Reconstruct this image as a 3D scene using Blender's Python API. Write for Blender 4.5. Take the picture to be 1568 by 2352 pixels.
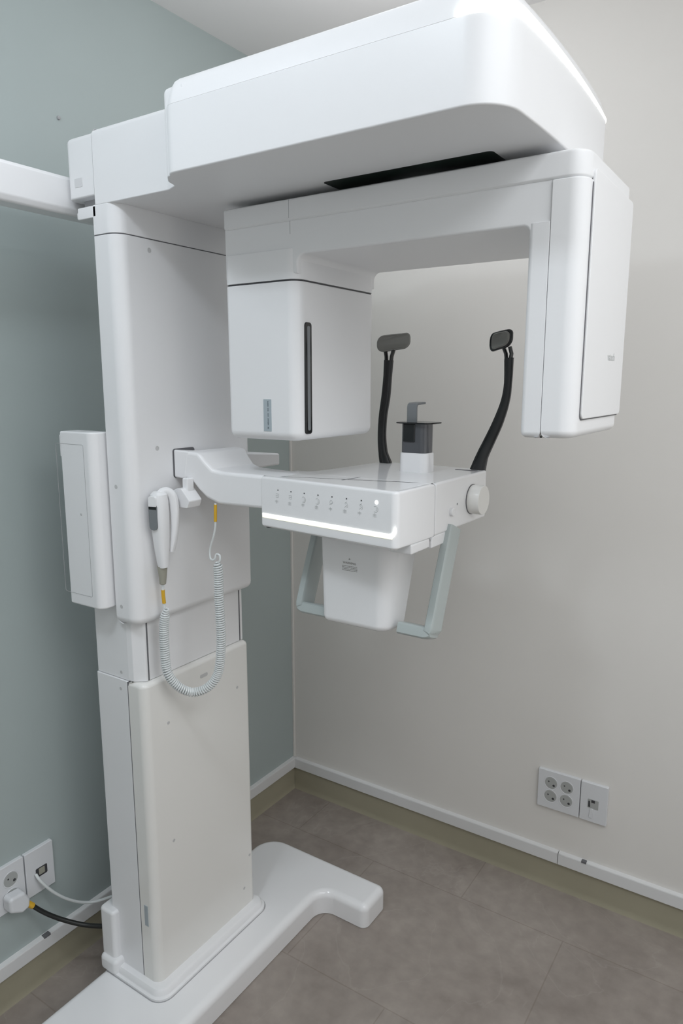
import bpy, bmesh, math, random
from mathutils import Vector, Matrix
random.seed(7)
S = bpy.context.scene
COL = S.collection
for o in list(bpy.data.objects):
    bpy.data.objects.remove(o)

# ------------------------------------------------------------------ camera
W_, H_ = 1568.0, 2352.0
VX, VY, HZ = (-1720.0, 880.0), (1880.0, 880.0), 880.0
CX, CY = W_ / 2, H_ / 2
F = math.sqrt(-(VX[0] - CX) * (VY[0] - CX) - (HZ - CY) ** 2)
def cv(px, py): return Vector((px - CX, -(py - CY), -F))
DY = cv(*VY).normalized(); DX = -cv(*VX).normalized(); DZ = DX.cross(DY)
ROT = Matrix((DX, DY, DZ))                      # camera vector -> world vector
cam_d = bpy.data.cameras.new('camera'); cam = bpy.data.objects.new('camera', cam_d); COL.objects.link(cam)
cam_d.sensor_fit = 'HORIZONTAL'; cam_d.sensor_width = 36.0; cam_d.lens = F / W_ * 36.0
cam_d.clip_start = 0.02
cam.matrix_world = Matrix.Translation((1.503, -1.949, 1.5)) @ ROT.to_4x4()
S.camera = cam

# ------------------------------------------------------------------ light, exposure
world = bpy.data.worlds.new('world'); S.world = world; world.use_nodes = True
world.node_tree.nodes['Background'].inputs[0].default_value = (0.9, 0.95, 1, 1)
world.node_tree.nodes['Background'].inputs[1].default_value = 0.0
def area(name, loc, sx, sy, power, col, rot=(0, 0, 0)):
    d = bpy.data.lights.new(name, 'AREA'); d.shape = 'RECTANGLE'; d.size = sx; d.size_y = sy
    d.energy = power; d.color = col
    o = bpy.data.objects.new(name, d); COL.objects.link(o); o.location = loc; o.rotation_euler = rot
    return o
def dome(name, loc, r, power, col):
    d = bpy.data.lights.new(name, 'POINT'); d.shadow_soft_size = r; d.energy = power; d.color = col
    o = bpy.data.objects.new(name, d); COL.objects.link(o); o.location = loc
    return o
area('ceiling_lamp', (0.72, -1.82, 2.43), 0.20, 0.20, 4.5, (0.85, 0.925, 1.0))
dome('fill_left', (0.42, -1.60, 2.37), 0.10, 2.6, (0.86, 0.93, 1.0))  # added fill, brightens the upper left wall and the carriage flank
dome('fill_corner', (0.70, -0.55, 2.22), 0.14, 2.6, (0.95, 0.97, 1.0))  # added fill for the dim corner behind the machine, no lamp known there
area('ceiling_panel', (2.02, -1.55, 2.445), 0.7, 1.5, 12.0, (0.92, 0.96, 1.0))
area('fill_side', (2.4, -0.8, 1.45), 1.0, 1.3, 2.0, (1.0, 0.985, 0.96), (0, math.radians(90), 0))  # unseen side fill added for the carriage front and far corner, no doorway there
S.view_settings.view_transform = 'Standard'; S.view_settings.look = 'None'
S.view_settings.exposure = 0.38; S.view_settings.gamma = 1.0; S.view_settings.use_curve_mapping = False

# ------------------------------------------------------------------ materials
def mat(name, col, rough=0.4, spec=0.5, metal=0.0, bump=0.0, bscale=200.0, var=0.0, vscale=3.0, emit=None, estr=0, trans=0.0, coat=0.0):
    m = bpy.data.materials.new(name); m.use_nodes = True
    nt = m.node_tree; b = nt.nodes['Principled BSDF']
    b.inputs['Base Color'].default_value = (*col, 1); b.inputs['Roughness'].default_value = rough
    b.inputs['Specular IOR Level'].default_value = spec; b.inputs['Metallic'].default_value = metal
    b.inputs['Transmission Weight'].default_value = trans; b.inputs['Coat Weight'].default_value = coat
    tc = nt.nodes.new('ShaderNodeTexCoord')
    if var > 0:
        n = nt.nodes.new('ShaderNodeTexNoise'); n.inputs['Scale'].default_value = vscale; n.inputs['Detail'].default_value = 4
        nt.links.new(tc.outputs['Object'], n.inputs['Vector'])
        r = nt.nodes.new('ShaderNodeValToRGB')
        r.color_ramp.elements[0].position = 0.3; r.color_ramp.elements[1].position = 0.7
        r.color_ramp.elements[0].color = (*[c * (1 - var) for c in col], 1)
        r.color_ramp.elements[1].color = (*[min(1, c * (1 + var)) for c in col], 1)
        nt.links.new(n.outputs['Fac'], r.inputs['Fac']); nt.links.new(r.outputs['Color'], b.inputs['Base Color'])
    if bump > 0:
        n2 = nt.nodes.new('ShaderNodeTexNoise'); n2.inputs['Scale'].default_value = bscale
        nt.links.new(tc.outputs['Object'], n2.inputs['Vector'])
        bp = nt.nodes.new('ShaderNodeBump'); bp.inputs['Strength'].default_value = bump; bp.inputs['Distance'].default_value = 0.002
        nt.links.new(n2.outputs['Fac'], bp.inputs['Height']); nt.links.new(bp.outputs['Normal'], b.inputs['Normal'])
    if emit:
        b.inputs['Emission Color'].default_value = (*emit, 1); b.inputs['Emission Strength'].default_value = estr
    return m
M = {}
M['white'] = mat('white_plastic', (0.88, 0.88, 0.89), 0.34, 0.5, var=0.012, vscale=2)
M['gloss'] = mat('glossy_white_plastic', (0.90, 0.90, 0.91), 0.10, 0.5, var=0.01, vscale=2)
M['cream'] = mat('warm_white_plastic', (0.87, 0.86, 0.83), 0.2, 0.5, var=0.01, vscale=2)
M['seam'] = mat('dark_seam', (0.16, 0.16, 0.17), 0.6, 0.2)
M['seam_soft'] = mat('soft_seam', (0.42, 0.42, 0.43), 0.6, 0.2)
M['black'] = mat('black_gloss_plastic', (0.012, 0.013, 0.014), 0.16, 0.5)
M['rod'] = mat('black_rod_plastic', (0.014, 0.015, 0.016), 0.22, 0.5)
M['pad'] = mat('grey_pad_rubber', (0.20, 0.20, 0.185), 0.22, 0.5, bump=0.05)
M['slot'] = mat('dark_green_slot', (0.008, 0.016, 0.012), 0.25, 0.5, var=0.5, vscale=30)
M['grip'] = mat('grey_green_grip', (0.47, 0.52, 0.515), 0.25, 0.5)
M['smoke'] = mat('smoked_plastic', (0.13, 0.135, 0.15), 0.12, 0.5, trans=0.35)
M['glow'] = mat('lit_strip', (1, 1, 0.95), 0.4, emit=(0.98, 1.0, 0.93), estr=2.2)
M['glow_y'] = mat('warm_lit_strip', (1, 1, 0.9), 0.4, emit=(0.72, 0.70, 0.48), estr=0.9)
M['led'] = mat('lit_lamp', (1, 1, 1), 0.4, emit=(1, 1, 1), estr=3)
M['ink'] = mat('grey_print', (0.36, 0.37, 0.38), 0.5)
M['ink_faint'] = mat('faint_print', (0.52, 0.53, 0.53), 0.5)
M['ink_warn'] = mat('label_print', (0.38, 0.37, 0.36), 0.5)
M['badge'] = mat('pale_print', (0.72, 0.72, 0.73), 0.5)
M['screw'] = mat('plug_cap', (0.58, 0.58, 0.58), 0.5)
M['dark'] = mat('dark_dot', (0.05, 0.05, 0.055), 0.4)
M['sticker'] = mat('silver_sticker', (0.46, 0.52, 0.56), 0.35, 0.5, metal=0.2)
M['sticker_ink'] = mat('sticker_print', (0.14, 0.17, 0.2), 0.5)
M['yellow'] = mat('yellow_sleeve', (0.72, 0.42, 0.03), 0.4)
M['cord'] = mat('white_cord', (0.74, 0.77, 0.77), 0.35)
M['relief'] = mat('grey_rubber_boot', (0.36, 0.35, 0.29), 0.5)
M['thumb'] = mat('grey_thumb_pad', (0.20, 0.215, 0.225), 0.45)
M['blackcable'] = mat('black_cable', (0.012, 0.013, 0.012), 0.4)
M['plate'] = mat('outlet_plate_plastic', (0.74, 0.75, 0.77), 0.25)
M['socket'] = mat('outlet_recess_plastic', (0.42, 0.43, 0.42), 0.4)
M['trim'] = mat('white_trunking', (0.78, 0.78, 0.78), 0.3)
M['skirt'] = mat('olive_beige_skirting', (0.40, 0.37, 0.275), 0.45, var=0.05, vscale=6)
M['wall_b'] = mat('beige_wallpaper', (0.81, 0.785, 0.75), 0.62, 0.35, bump=0.04, bscale=160, var=0.012, vscale=3)
M['wall_g'] = mat('sage_grey_wallpaper', (0.43, 0.49, 0.485), 0.5, 0.4, bump=0.04, bscale=160, var=0.015, vscale=3)
M['wall_w'] = mat('bounce_white_wall', (0.86, 0.85, 0.83), 0.7, 0.2)  # unseen walls made whiter than the beige to bounce more ambient light
M['ceil'] = mat('ceiling_paint', (0.90, 0.885, 0.88), 0.8, 0.2, bump=0.05, bscale=120)

def floor_mat():
    m = bpy.data.materials.new('stone_vinyl'); m.use_nodes = True
    nt = m.node_tree; b = nt.nodes['Principled BSDF']; N = nt.nodes.new; L = nt.links.new
    tc = N('ShaderNodeTexCoord')
    n1 = N('ShaderNodeTexNoise'); n1.inputs['Scale'].default_value = 3.2; n1.inputs['Detail'].default_value = 6; n1.inputs['Roughness'].default_value = 0.6; n1.inputs['Distortion'].default_value = 0.8
    n2 = N('ShaderNodeTexNoise'); n2.inputs['Scale'].default_value = 26; n2.inputs['Detail'].default_value = 5
    n3 = N('ShaderNodeTexNoise'); n3.inputs['Scale'].default_value = 1.7; n3.inputs['Detail'].default_value = 8; n3.inputs['Distortion'].default_value = 2.2
    for n in (n1, n2, n3): L(tc.outputs['Object'], n.inputs['Vector'])
    r = N('ShaderNodeValToRGB'); e = r.color_ramp.elements
    e[0].position = 0.3; e[0].color = (0.275, 0.236, 0.210, 1); e[1].position = 0.72; e[1].color = (0.385, 0.340, 0.305, 1)
    L(n1.outputs['Fac'], r.inputs['Fac'])
    mx = N('ShaderNodeMixRGB'); mx.blend_type = 'OVERLAY'; mx.inputs['Fac'].default_value = 0.22
    L(r.outputs['Color'], mx.inputs['Color1']); L(n2.outputs['Fac'], mx.inputs['Color2'])
    # pale veins where the third noise crosses its middle
    sb = N('ShaderNodeMath'); sb.operation = 'SUBTRACT'; sb.inputs[1].default_value = 0.5; L(n3.outputs['Fac'], sb.inputs[0])
    ab = N('ShaderNodeMath'); ab.operation = 'ABSOLUTE'; L(sb.outputs[0], ab.inputs[0])
    mr = N('ShaderNodeMapRange'); mr.inputs['From Min'].default_value = 0.0; mr.inputs['From Max'].default_value = 0.010; mr.inputs['To Min'].default_value = 0.16; mr.inputs['To Max'].default_value = 0.0
    L(ab.outputs[0], mr.inputs['Value'])
    mv = N('ShaderNodeMixRGB'); mv.inputs['Color2'].default_value = (0.52, 0.47, 0.43, 1); L(mr.outputs['Result'], mv.inputs['Fac']); L(mx.outputs['Color'], mv.inputs['Color1'])
    # tile joints
    br = N('ShaderNodeTexBrick'); br.offset = 0.5; br.inputs['Scale'].default_value = 1.0
    br.inputs['Brick Width'].default_value = 0.6; br.inputs['Row Height'].default_value = 0.45; br.inputs['Mortar Size'].default_value = 0.0022; br.inputs['Mortar Smooth'].default_value = 0.6
    br.inputs['Color1'].default_value = (1, 1, 1, 1); br.inputs['Color2'].default_value = (0.94, 0.94, 0.94, 1); br.inputs['Mortar'].default_value = (0.80, 0.78, 0.76, 1)
    mp = N('ShaderNodeMapping'); mp.inputs['Location'].default_value = (0.13, 0.2, 0); L(tc.outputs['Object'], mp.inputs['Vector']); L(mp.outputs['Vector'], br.inputs['Vector'])
    ml = N('ShaderNodeMixRGB'); ml.blend_type = 'MULTIPLY'; ml.inputs['Fac'].default_value = 0.9
    L(mv.outputs['Color'], ml.inputs['Color1']); L(br.outputs['Color'], ml.inputs['Color2']); L(ml.outputs['Color'], b.inputs['Base Color'])
    b.inputs['Roughness'].default_value = 0.42; b.inputs['Specular IOR Level'].default_value = 0.35
    bp = N('ShaderNodeBump'); bp.inputs['Strength'].default_value = 0.12; bp.inputs['Distance'].default_value = 0.001
    L(n2.outputs['Fac'], bp.inputs['Height']); L(bp.outputs['Normal'], b.inputs['Normal'])
    return m
M['floor'] = floor_mat()

# ------------------------------------------------------------------ mesh helpers
FR = {'z': lambda u, v, h: (u, v, h),          # outline in x,y  pushed along z
      'x': lambda u, v, h: (h, u, v),          # outline in y,z  pushed along x
      'y': lambda u, v, h: (u, h, v)}          # outline in x,z  pushed along y

def rpoly(pts, r, seg=8):
    """polygon (list of (u,v)) with every corner filleted; r is one radius or a list"""
    n = len(pts); out = []
    for i in range(n):
        p = Vector(pts[i]); a = Vector(pts[i - 1]); b = Vector(pts[(i + 1) % n])
        rr = r[i] if isinstance(r, (list, tuple)) else r
        da = (a - p); db = (b - p); la, lb = da.length, db.length
        da.normalize(); db.normalize()
        ang = math.acos(max(-1, min(1, da.dot(db))))
        if rr <= 1e-6 or ang > math.pi - 0.02:
            out.append((p.x, p.y)); continue
        t = min(rr / math.tan(ang / 2), la * 0.49, lb * 0.49); rr2 = t * math.tan(ang / 2)
        c = p + (da + db).normalized() * (rr2 / math.sin(ang / 2))
        s = p + da * t - c; e = p + db * t - c
        a0 = math.atan2(s.y, s.x); a1 = math.atan2(e.y, e.x); d = a1 - a0
        while d > math.pi: d -= 2 * math.pi
        while d < -math.pi: d += 2 * math.pi
        for k in range(seg + 1):
            q = a0 + d * k / seg; out.append((c.x + rr2 * math.cos(q), c.y + rr2 * math.sin(q)))
    return out
def rect(u0, v0, u1, v1): return [(u0, v0), (u1, v0), (u1, v1), (u0, v1)]
def rrect(u0, v0, u1, v1, r=0.0, seg=8): return rpoly(rect(u0, v0, u1, v1), r, seg) if r else rect(u0, v0, u1, v1)
def circ(u, v, r, n=32): return [(u + r * math.cos(2 * math.pi * k / n), v + r * math.sin(2 * math.pi * k / n)) for k in range(n)]

def offset(pts, d):
    """shrink an outline by d (mitred)"""
    n = len(pts); A = sum(pts[i - 1][0] * pts[i][1] - pts[i][0] * pts[i - 1][1] for i in range(n))
    s = 1 if A > 0 else -1; out = []
    for i in range(n):
        p = Vector(pts[i]); a = Vector(pts[i - 1]); b = Vector(pts[(i + 1) % n])
        e1 = (p - a).normalized(); e2 = (b - p).normalized()
        n1 = Vector((-e1.y, e1.x)) * s; n2 = Vector((-e2.y, e2.x)) * s
        m = (n1 + n2)
        if m.length < 1e-6: m = n1
        m.normalize(); k = max(0.35, m.dot(n1))
        q = p + m * (d / k); out.append((q.x, q.y))
    return out

def prism(bm, pts, ax, h0, h1, r0=0.0, r1=0.0, seg=4, fn=None, prof=None):
    """outline pushed from h0 to h1, with rounded rims of radius r0 / r1; prof = explicit [(h, inset)]"""
    if prof is None:
        prof = []
        if r0 > 0:
            for k in range(seg + 1):
                a = math.pi / 2 * k / seg; prof.append((h0 + r0 * (1 - math.sin(a)), r0 * (1 - math.cos(a))))
            prof = prof[::-1]
            prof = [(h0 + r0 * (1 - math.cos(a)), r0 * (1 - math.sin(a))) for a in [math.pi / 2 * k / seg for k in range(seg + 1)]]
        else: prof.append((h0, 0))
        if r1 > 0:
            prof += [(h1 - r1 * (1 - math.sin(a)), r1 * (1 - math.cos(a))) for a in [math.pi / 2 * k / seg for k in range(seg + 1)]]
        else: prof.append((h1, 0))
    f = FR[ax]; rings = []
    for h, ins in prof:
        q = offset(pts, ins) if ins > 1e-7 or ins < -1e-7 else pts
        ring = []
        for (u, v) in q:
            c = Vector(f(u, v, h))
            if fn: c = Vector(fn(c))
            ring.append(bm.verts.new(c))
        rings.append(ring)
    n = len(pts)
    for a, b in zip(rings, rings[1:]):
        for i in range(n):
            j = (i + 1) % n; bm.faces.new((a[i], a[j], b[j], b[i]))
    bm.faces.new(rings[0][::-1]); bm.faces.new(rings[-1])
    return bm
def box(bm, x0, y0, z0, x1, y1, z1, r=0.0, ax='z', rr=None, fn=None):
    c = {'z': (x0, y0, x1, y1, z0, z1), 'x': (y0, z0, y1, z1, x0, x1), 'y': (x0, z0, x1, z1, y0, y1)}[ax]
    return prism(bm, rrect(*c[:4], r if rr is None else rr, 4), ax, c[4], c[5], r, r, 3, fn)

def catmull(P, n=8):
    P = [Vector(p) for p in P]; out = []
    Q = [P[0] * 2 - P[1]] + P + [P[-1] * 2 - P[-2]]
    for i in range(1, len(Q) - 2):
        a, b, c, d = Q[i - 1:i + 3]
        for k in range(n):
            t = k / n
            out.append(0.5 * ((2 * b) + (c - a) * t + (2 * a - 5 * b + 4 * c - d) * t * t + (3 * b - a - 3 * c + d) * t ** 3))
    out.append(P[-1]); return out

def sweep(bm, path, rad, nseg=12, up=(0, 0, 1), power=2.0, cap=True):
    """rad: radius, or function t-> (a, b) half-sizes across 'side' and 'up'"""
    P = [Vector(p) for p in path]; n = len(P); rings = []
    T0 = (P[1] - P[0]).normalized(); u = Vector(up); u = (u - T0 * u.dot(T0))
    if u.length < 1e-4: u = Vector((1, 0, 0)) - T0 * T0.x
    u.normalize()
    for i in range(n):
        t = (P[min(i + 1, n - 1)] - P[max(i - 1, 0)]).normalized()
        u = (u - t * u.dot(t)).normalized(); s = t.cross(u)
        q = rad(i / (n - 1)) if callable(rad) else (rad, rad)
        ring = []
        for k in range(nseg):
            a = 2 * math.pi * k / nseg; ca, sa = math.cos(a), math.sin(a)
            if power != 2.0:
                ca = math.copysign(abs(ca) ** (2 / power), ca); sa = math.copysign(abs(sa) ** (2 / power), sa)
            ring.append(bm.verts.new(P[i] + s * (q[0] * ca) + u * (q[1] * sa)))
        rings.append(ring)
    for a, b in zip(rings, rings[1:]):
        for k in range(nseg):
            j = (k + 1) % nseg; bm.faces.new((a[k], a[j], b[j], b[k]))
    if cap: bm.faces.new(rings[0][::-1]); bm.faces.new(rings[-1])
    return bm

def loft(bm, rings):
    V = [[bm.verts.new(p) for p in r] for r in rings]; n = len(V[0])
    for a, b in zip(V, V[1:]):
        for k in range(n):
            j = (k + 1) % n; bm.faces.new((a[k], a[j], b[j], b[k]))
    bm.faces.new(V[0][::-1]); bm.faces.new(V[-1])

ORG = {}
def obj(name, bm, m, parent=None, sharp=32, bevel=0.0, seg=3):
    bmesh.ops.remove_doubles(bm, verts=bm.verts, dist=1e-6)
    bmesh.ops.recalc_face_normals(bm, faces=bm.faces)
    for e in bm.edges:
        e.smooth = not (len(e.link_faces) == 2 and e.calc_face_angle(0) > math.radians(sharp))
    for f in bm.faces: f.smooth = True
    me = bpy.data.meshes.new(name); bm.to_mesh(me); bm.free()
    me.materials.append(M[m] if isinstance(m, str) else m)
    o = bpy.data.objects.new(name, me); COL.objects.link(o)
    if bevel:
        md = o.modifiers.new('bevel', 'BEVEL'); md.width = bevel; md.segments = seg; md.limit_method = 'ANGLE'
        md.angle_limit = math.radians(35); md.harden_normals = True
    wn = o.modifiers.new('weighted_normals', 'WEIGHTED_NORMAL'); wn.keep_sharp = True; wn.weight = 80
    if parent is not None:
        o.parent = parent; root = parent
        while root.parent: root = root.parent
        o.matrix_parent_inverse = Matrix.Identity(4)
        me.transform(Matrix.Translation(-root.location))
    return o
def B(): return bmesh.new()
def thing(name, label, cat, loc, group=None):
    o = bpy.data.objects.new(name, None); COL.objects.link(o); o.location = loc; o.empty_display_size = 0.05
    o['label'] = label; o['category'] = cat
    if group: o['group'] = group
    return o
def struct(name, bm, m, **k):
    o = obj(name, bm, m, **k); o['kind'] = 'structure'; return o
def lab(o, text): o['label'] = text; return o

# ------------------------------------------------------------------ the room
ZC = 2.452; XR, YR = 2.45, -2.9
b = B(); box(b, -0.1, YR - 0.1, -0.08, XR + 0.1, 0.1, 0.0); struct('floor', b, 'floor')
b = B(); box(b, -0.1, YR - 0.1, ZC, XR + 0.1, 0.1, ZC + 0.1); struct('ceiling', b, 'ceil')
b = B(); box(b, -0.1, YR, 0, 0, 0, ZC); struct('wall_left', b, 'wall_g')
b = B(); box(b, -0.1, 0, 0, XR + 0.1, 0.1, ZC); struct('wall_right', b, 'wall_b')
b = B(); box(b, XR, YR, 0, XR + 0.1, 0, ZC); struct('wall_behind', b, 'wall_w')
b = B(); box(b, -0.1, YR - 0.1, 0, XR + 0.1, YR, ZC); struct('wall_front', b, 'wall_w')
def profile_strip(ax, lo, hi, prof):            # prof in (out, z)
    bm = B()
    if ax == 'x': pts = [(-o, z) for o, z in prof]; prism(bm, pts, 'x', lo, hi)
    else: pts = [(o, z) for o, z in prof]; prism(bm, pts, 'y', lo, hi)
    return bm
TR = [(0, 0.088), (0.013, 0.088), (0.014, 0.090), (0.014, 0.121), (0.012, 0.1245), (0, 0.1265)]
struct('trim_1', profile_strip('x', 0.0135, 0.993, TR), 'trim')
struct('trim_2', profile_strip('x', 0.995, XR, TR), 'trim')
struct('trim_3', profile_strip('y', -1.185, -0.0005, TR), 'trim')
struct('trim_4', profile_strip('y', YR, -1.187, TR), 'trim')
SK = [(0, 0), (0.009, 0), (0.007, 0.006), (0.004, 0.020), (0.004, 0.088), (0, 0.088)]
struct('baseboard_right', profile_strip('x', 0.004, XR, SK), 'skirt')
struct('baseboard_left', profile_strip('y', YR, -0.0045, SK), 'skirt')
b = B(); box(b, 0.0, -0.006, 0.1265, 0.008, 0.0, ZC, 0.001); struct('trim_5', b, 'wall_b')

# small notches where clips sit on the trunking
def clip(loc, ax, label):
    bm = B()
    if ax == 'x': box(bm, loc[0] - 0.007, -0.0150, 0.1215, loc[0] + 0.007, -0.003, 0.1275, 0.0006)
    else: box(bm, 0.003, loc[1] - 0.009, 0.1215, 0.0150, loc[1] + 0.009, 0.1275, 0.0006)
    o = obj('trunking_clip', bm, 'seam'); o['label'] = label; o['category'] = 'clip'
clip((1.069, 0), 'x', 'small dark clip on top of the white trunking under the right wall outlets')
clip((0, -1.046), 'y', 'small dark clip on top of the white trunking under the left wall outlets')
b = B(); prism(b, circ(-0.845, 2.094, 0.0045, 12), 'x', 0.0, 0.004, 0, 0.002)
o = obj('wall_nail', b, 'seam_soft'); o['label'] = 'tiny grey nail head high on the sage left wall'; o['category'] = 'nail'

# ------------------------------------------------------------------ the x-ray machine
XM = thing('dental_xray_machine', 'large white panoramic dental x-ray machine standing before the sage wall', 'x-ray machine', (0.30, -0.797, 0))
def P(name, bm, m, parent=XM, **k): return obj(name, bm, m, parent, **k)
def screw(parent, axis, c, r=0.0045, m='screw'):
    bm = B()
    if axis == 'x': prism(bm, circ(c[1], c[2], r, 16), 'x', c[0] - 0.002, c[0] + 0.0006, 0, 0.0004, 2)
    else: prism(bm, circ(c[0], c[2], r, 16), 'y', c[1] - 0.0006, c[1] + 0.002, 0.0004, 0, 2)
    return obj('screw', bm, m, parent)

# foot
ft = [(0.165, -1.240), (0.602, -1.240), (0.602, -1.128), (0.452, -1.128), (0.452, -0.466), (0.602, -0.466), (0.602, -0.352), (0.165, -0.352)]
b = B()
prism(b, rpoly(ft, [0.06, 0.022, 0.022, 0.04, 0.045, 0.022, 0.022, 0.075], 10), 'z', 0, 0,
      prof=[(0, 0.002), (0.003, 0)] + [(0.070 - 0.020 * (1 - math.sin(a)), 0.020 * (1 - math.cos(a))) for a in [math.pi / 2 * k / 7 for k in range(8)]])
base = P('base', b, 'gloss')
# collar round the foot of the column
b = B()
prism(b, rpoly([(0.172, -0.995), (0.368, -0.995), (0.368, -0.600), (0.172, -0.600)], [0.012, 0.035, 0.035, 0.012], 8), 'z', 0, 0,
      prof=[(0.069, 0.001), (0.0705, -0.002), (0.076, -0.002), (0.078, 0.004), (0.080, 0.005), (0.086, 0.006), (0.091, 0.010), (0.093, 0.016)])
P('base_collar', b, 'gloss')
b = B(); prism(b, rpoly([(0.171, -0.999), (0.372, -0.999), (0.372, -0.595), (0.171, -0.595)], [0.01, 0.038, 0.038, 0.01], 8), 'z', 0.0695, 0.0708); P('collar_seam', b, 'seam_soft')
b = B(); box(b, 0.152, -0.990, 0.0695, 0.205, -0.604, 0.235, 0.008, rr=0.012); P('rear_cover', b, 'white')
b = B(); box(b, 0.155, -1.000, 0.0695, 0.215, -0.960, 0.110, 0.010, rr=0.012); P('rear_cover_foot', b, 'white')

# lower column: rear shell and front cover
b = B(); prism(b, rpoly([(0.178, -0.972), (0.2845, -0.972), (0.2845, -0.622), (0.178, -0.622)], [0.006, 0.002, 0.002, 0.006], 4), 'z', 0.0925, 0.846, 0, 0.001)
lc = P('lower_column', b, 'white')
b = B(); prism(b, rpoly([(0.2862, -0.972), (0.337, -0.972), (0.337, -0.622), (0.2862, -0.622)], [0.001, 0.020, 0.014, 0.001], 8), 'z', 0, 0,
               prof=[(0.0925, 0), (0.836, 0), (0.842, 0.003), (0.8455, 0.008), (0.8465, 0.013)])
lf = P('lower_front_cover', b, 'cream')
for c in ((0.337, -0.905, 0.734), (0.337, -0.671, 0.733), (0.337, -0.905, 0.435), (0.337, -0.665, 0.150), (0.337, -0.640, 0.236)): screw(lf, 'x', c, 0.004)
screw(lc, 'y', (0.262, -0.972, 0.824), 0.004)
b = B(); box(b, 0.2835, -0.9715, 0.093, 0.2875, -0.6225, 0.845); P('cover_seam', b, 'seam')
b = B(); box(b, 0.3365, -0.800, 0.803, 0.3376, -0.775, 0.812, 0.0002, ax='x', rr=0.003); P('keyhole_cap', b, 'screw', lf)
b = B(); box(b, 0.300, -0.9728, 0.238, 0.312, -0.970, 0.292, 0.0003); lab(P('rating_sticker', b, 'sticker', lf), 'small silver sticker near the foot of the column')

# inner column that the carriage slides on
b = B(); prism(b, rpoly([(0.178, -0.968), (0.286, -0.968), (0.300, -0.966), (0.3225, -0.950), (0.3225, -0.626), (0.178, -0.626)], [0.005, 0.004, 0.006, 0.006, 0.006, 0.005], 4), 'z', 0.8475, 1.37)
ic = P('inner_column', b, 'white')
for y in (-0.9425, -0.640):
    b = B(); box(b, 0.3218, y - 0.0018, 0.848, 0.3232, y + 0.0018, 1.0); P('guide_groove', b, 'seam', ic)
screw(ic, 'y', (0.262, -0.968, 0.862), 0.004)

# carriage
b = B(); prism(b, rpoly([(0.276, -0.985), (0.345, -0.985), (0.345, -0.609), (0.276, -0.609)], [0.004, 0.028, 0.014, 0.004], 10), 'z', 0.985, 1.786, 0.018, 0.001, 6)
ca = P('carriage', b, 'white')
for c in ((0.345, -0.905, 1.765), (0.345, -0.908, 1.364), ): screw(ca, 'x', c, 0.005)
for c in ((0.301, -0.985, 1.287), (0.297, -0.985, 1.026)): screw(ca, 'y', c, 0.0045)
b = B(); prism(b, rpoly([(0.277, -0.984), (0.344, -0.984), (0.344, -0.610), (0.277, -0.610)], [0.004, 0.027, 0.013, 0.004], 10), 'z', 1.785, 1.789); P('head_seam', b, 'seam')
b = B(); prism(b, rpoly([(0.276, -0.985), (0.345, -0.985), (0.345, -0.609), (0.276, -0.609)], [0.004, 0.028, 0.014, 0.004], 10), 'z', 1.788, 1.845, 0.001, 0.004, 3); P('carriage_top', b, 'white')

# electronics box clamped to the flank
b = B(); prism(b, rpoly([(0.166, -1.016), (0.271, -1.016), (0.271, -0.9695), (0.166, -0.9695)], [0.003, 0.018, 0.002, 0.002], 8), 'z', 1.020, 1.400, 0.004, 0.004, 3)
sb = P('side_box', b, 'white')
def frame_lines(parent, u0, v0, u1, v1, y, t, r, m='seam_soft', name='panel_seam'):
    bm = B(); out = rrect(u0, v0, u1, v1, r, 5); inn = offset(out, t); n = len(out)
    A = [bm.verts.new((u, y, v)) for u, v in out]; C = [bm.verts.new((u, y, v)) for u, v in inn]
    for i in range(n):
        j = (i + 1) % n; bm.faces.new((A[i], A[j], C[j], C[i]))
    r_ = bmesh.ops.extrude_face_region(bm, geom=bm.faces[:]); bmesh.ops.translate(bm, verts=[g for g in r_['geom'] if isinstance(g, bmesh.types.BMVert)], vec=(0, 0.0008, 0))
    return obj(name, bm, m, parent)
frame_lines(sb, 0.150, 1.045, 0.243, 1.374, -1.0164, 0.0007, 0.005)
b = B(); box(b, 0.158, -1.012, 1.345, 0.1665, -0.985, 1.392, 0.002); P('hinge', b, 'white', sb)
screw(sb, 'y', (0.222, -1.016, 1.225), 0.003)

# overhead arm: neck, rear block, head
ZB = 1.842
neck = [(0.286, -0.985), (0.492, -0.985), (0.520, -0.997), (0.530, -1.022), (0.552, -1.044), (0.60, -1.050), (0.60, -0.544), (0.552, -0.550), (0.530, -0.572), (0.520, -0.597), (0.492, -0.609), (0.286, -0.609)]
b = B(); prism(b, rpoly(neck, [0.002, 0.02, 0.012, 0.015, 0.015, 0, 0, 0.015, 0.015, 0.012, 0.02, 0.002], 6), 'z', ZB + 0.0005, 1.981, 0.002, 0.010, 4)
nk = P('arm_neck', b, 'white')
b = B(); prism(b, rpoly([(0.200, -0.983), (0.284, -0.983), (0.284, -0.611), (0.200, -0.611)], [0.016, 0.0, 0.0, 0.016], 6), 'z', 1.862, 1.978, 0.004, 0.010, 4)
rb = P('rear_block', b, 'white')
b = B(); box(b, 0.225, -0.962, 1.842, 0.288, -0.632, 1.863, 0.001); P('rear_block_foot', b, 'seam_soft', rb)
b = B(); box(b, 0.232, -0.985, 1.821, 0.288, -0.620, 1.8435, 0.002); P('rear_bracket', b, 'white', rb)
b = B(); box(b, 0.216, -0.976, 1.824, 0.233, -0.640, 1.840, 0.004); P('bracket_pin', b, 'white', rb)
b = B(); box(b, 0.226, -0.9836, 1.883, 0.250, -0.982, 1.900, 0.0003, ax='y', rr=0.002); lab(P('arm_badge', b, 'badge', rb), 'faint grey printed mark')

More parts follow.
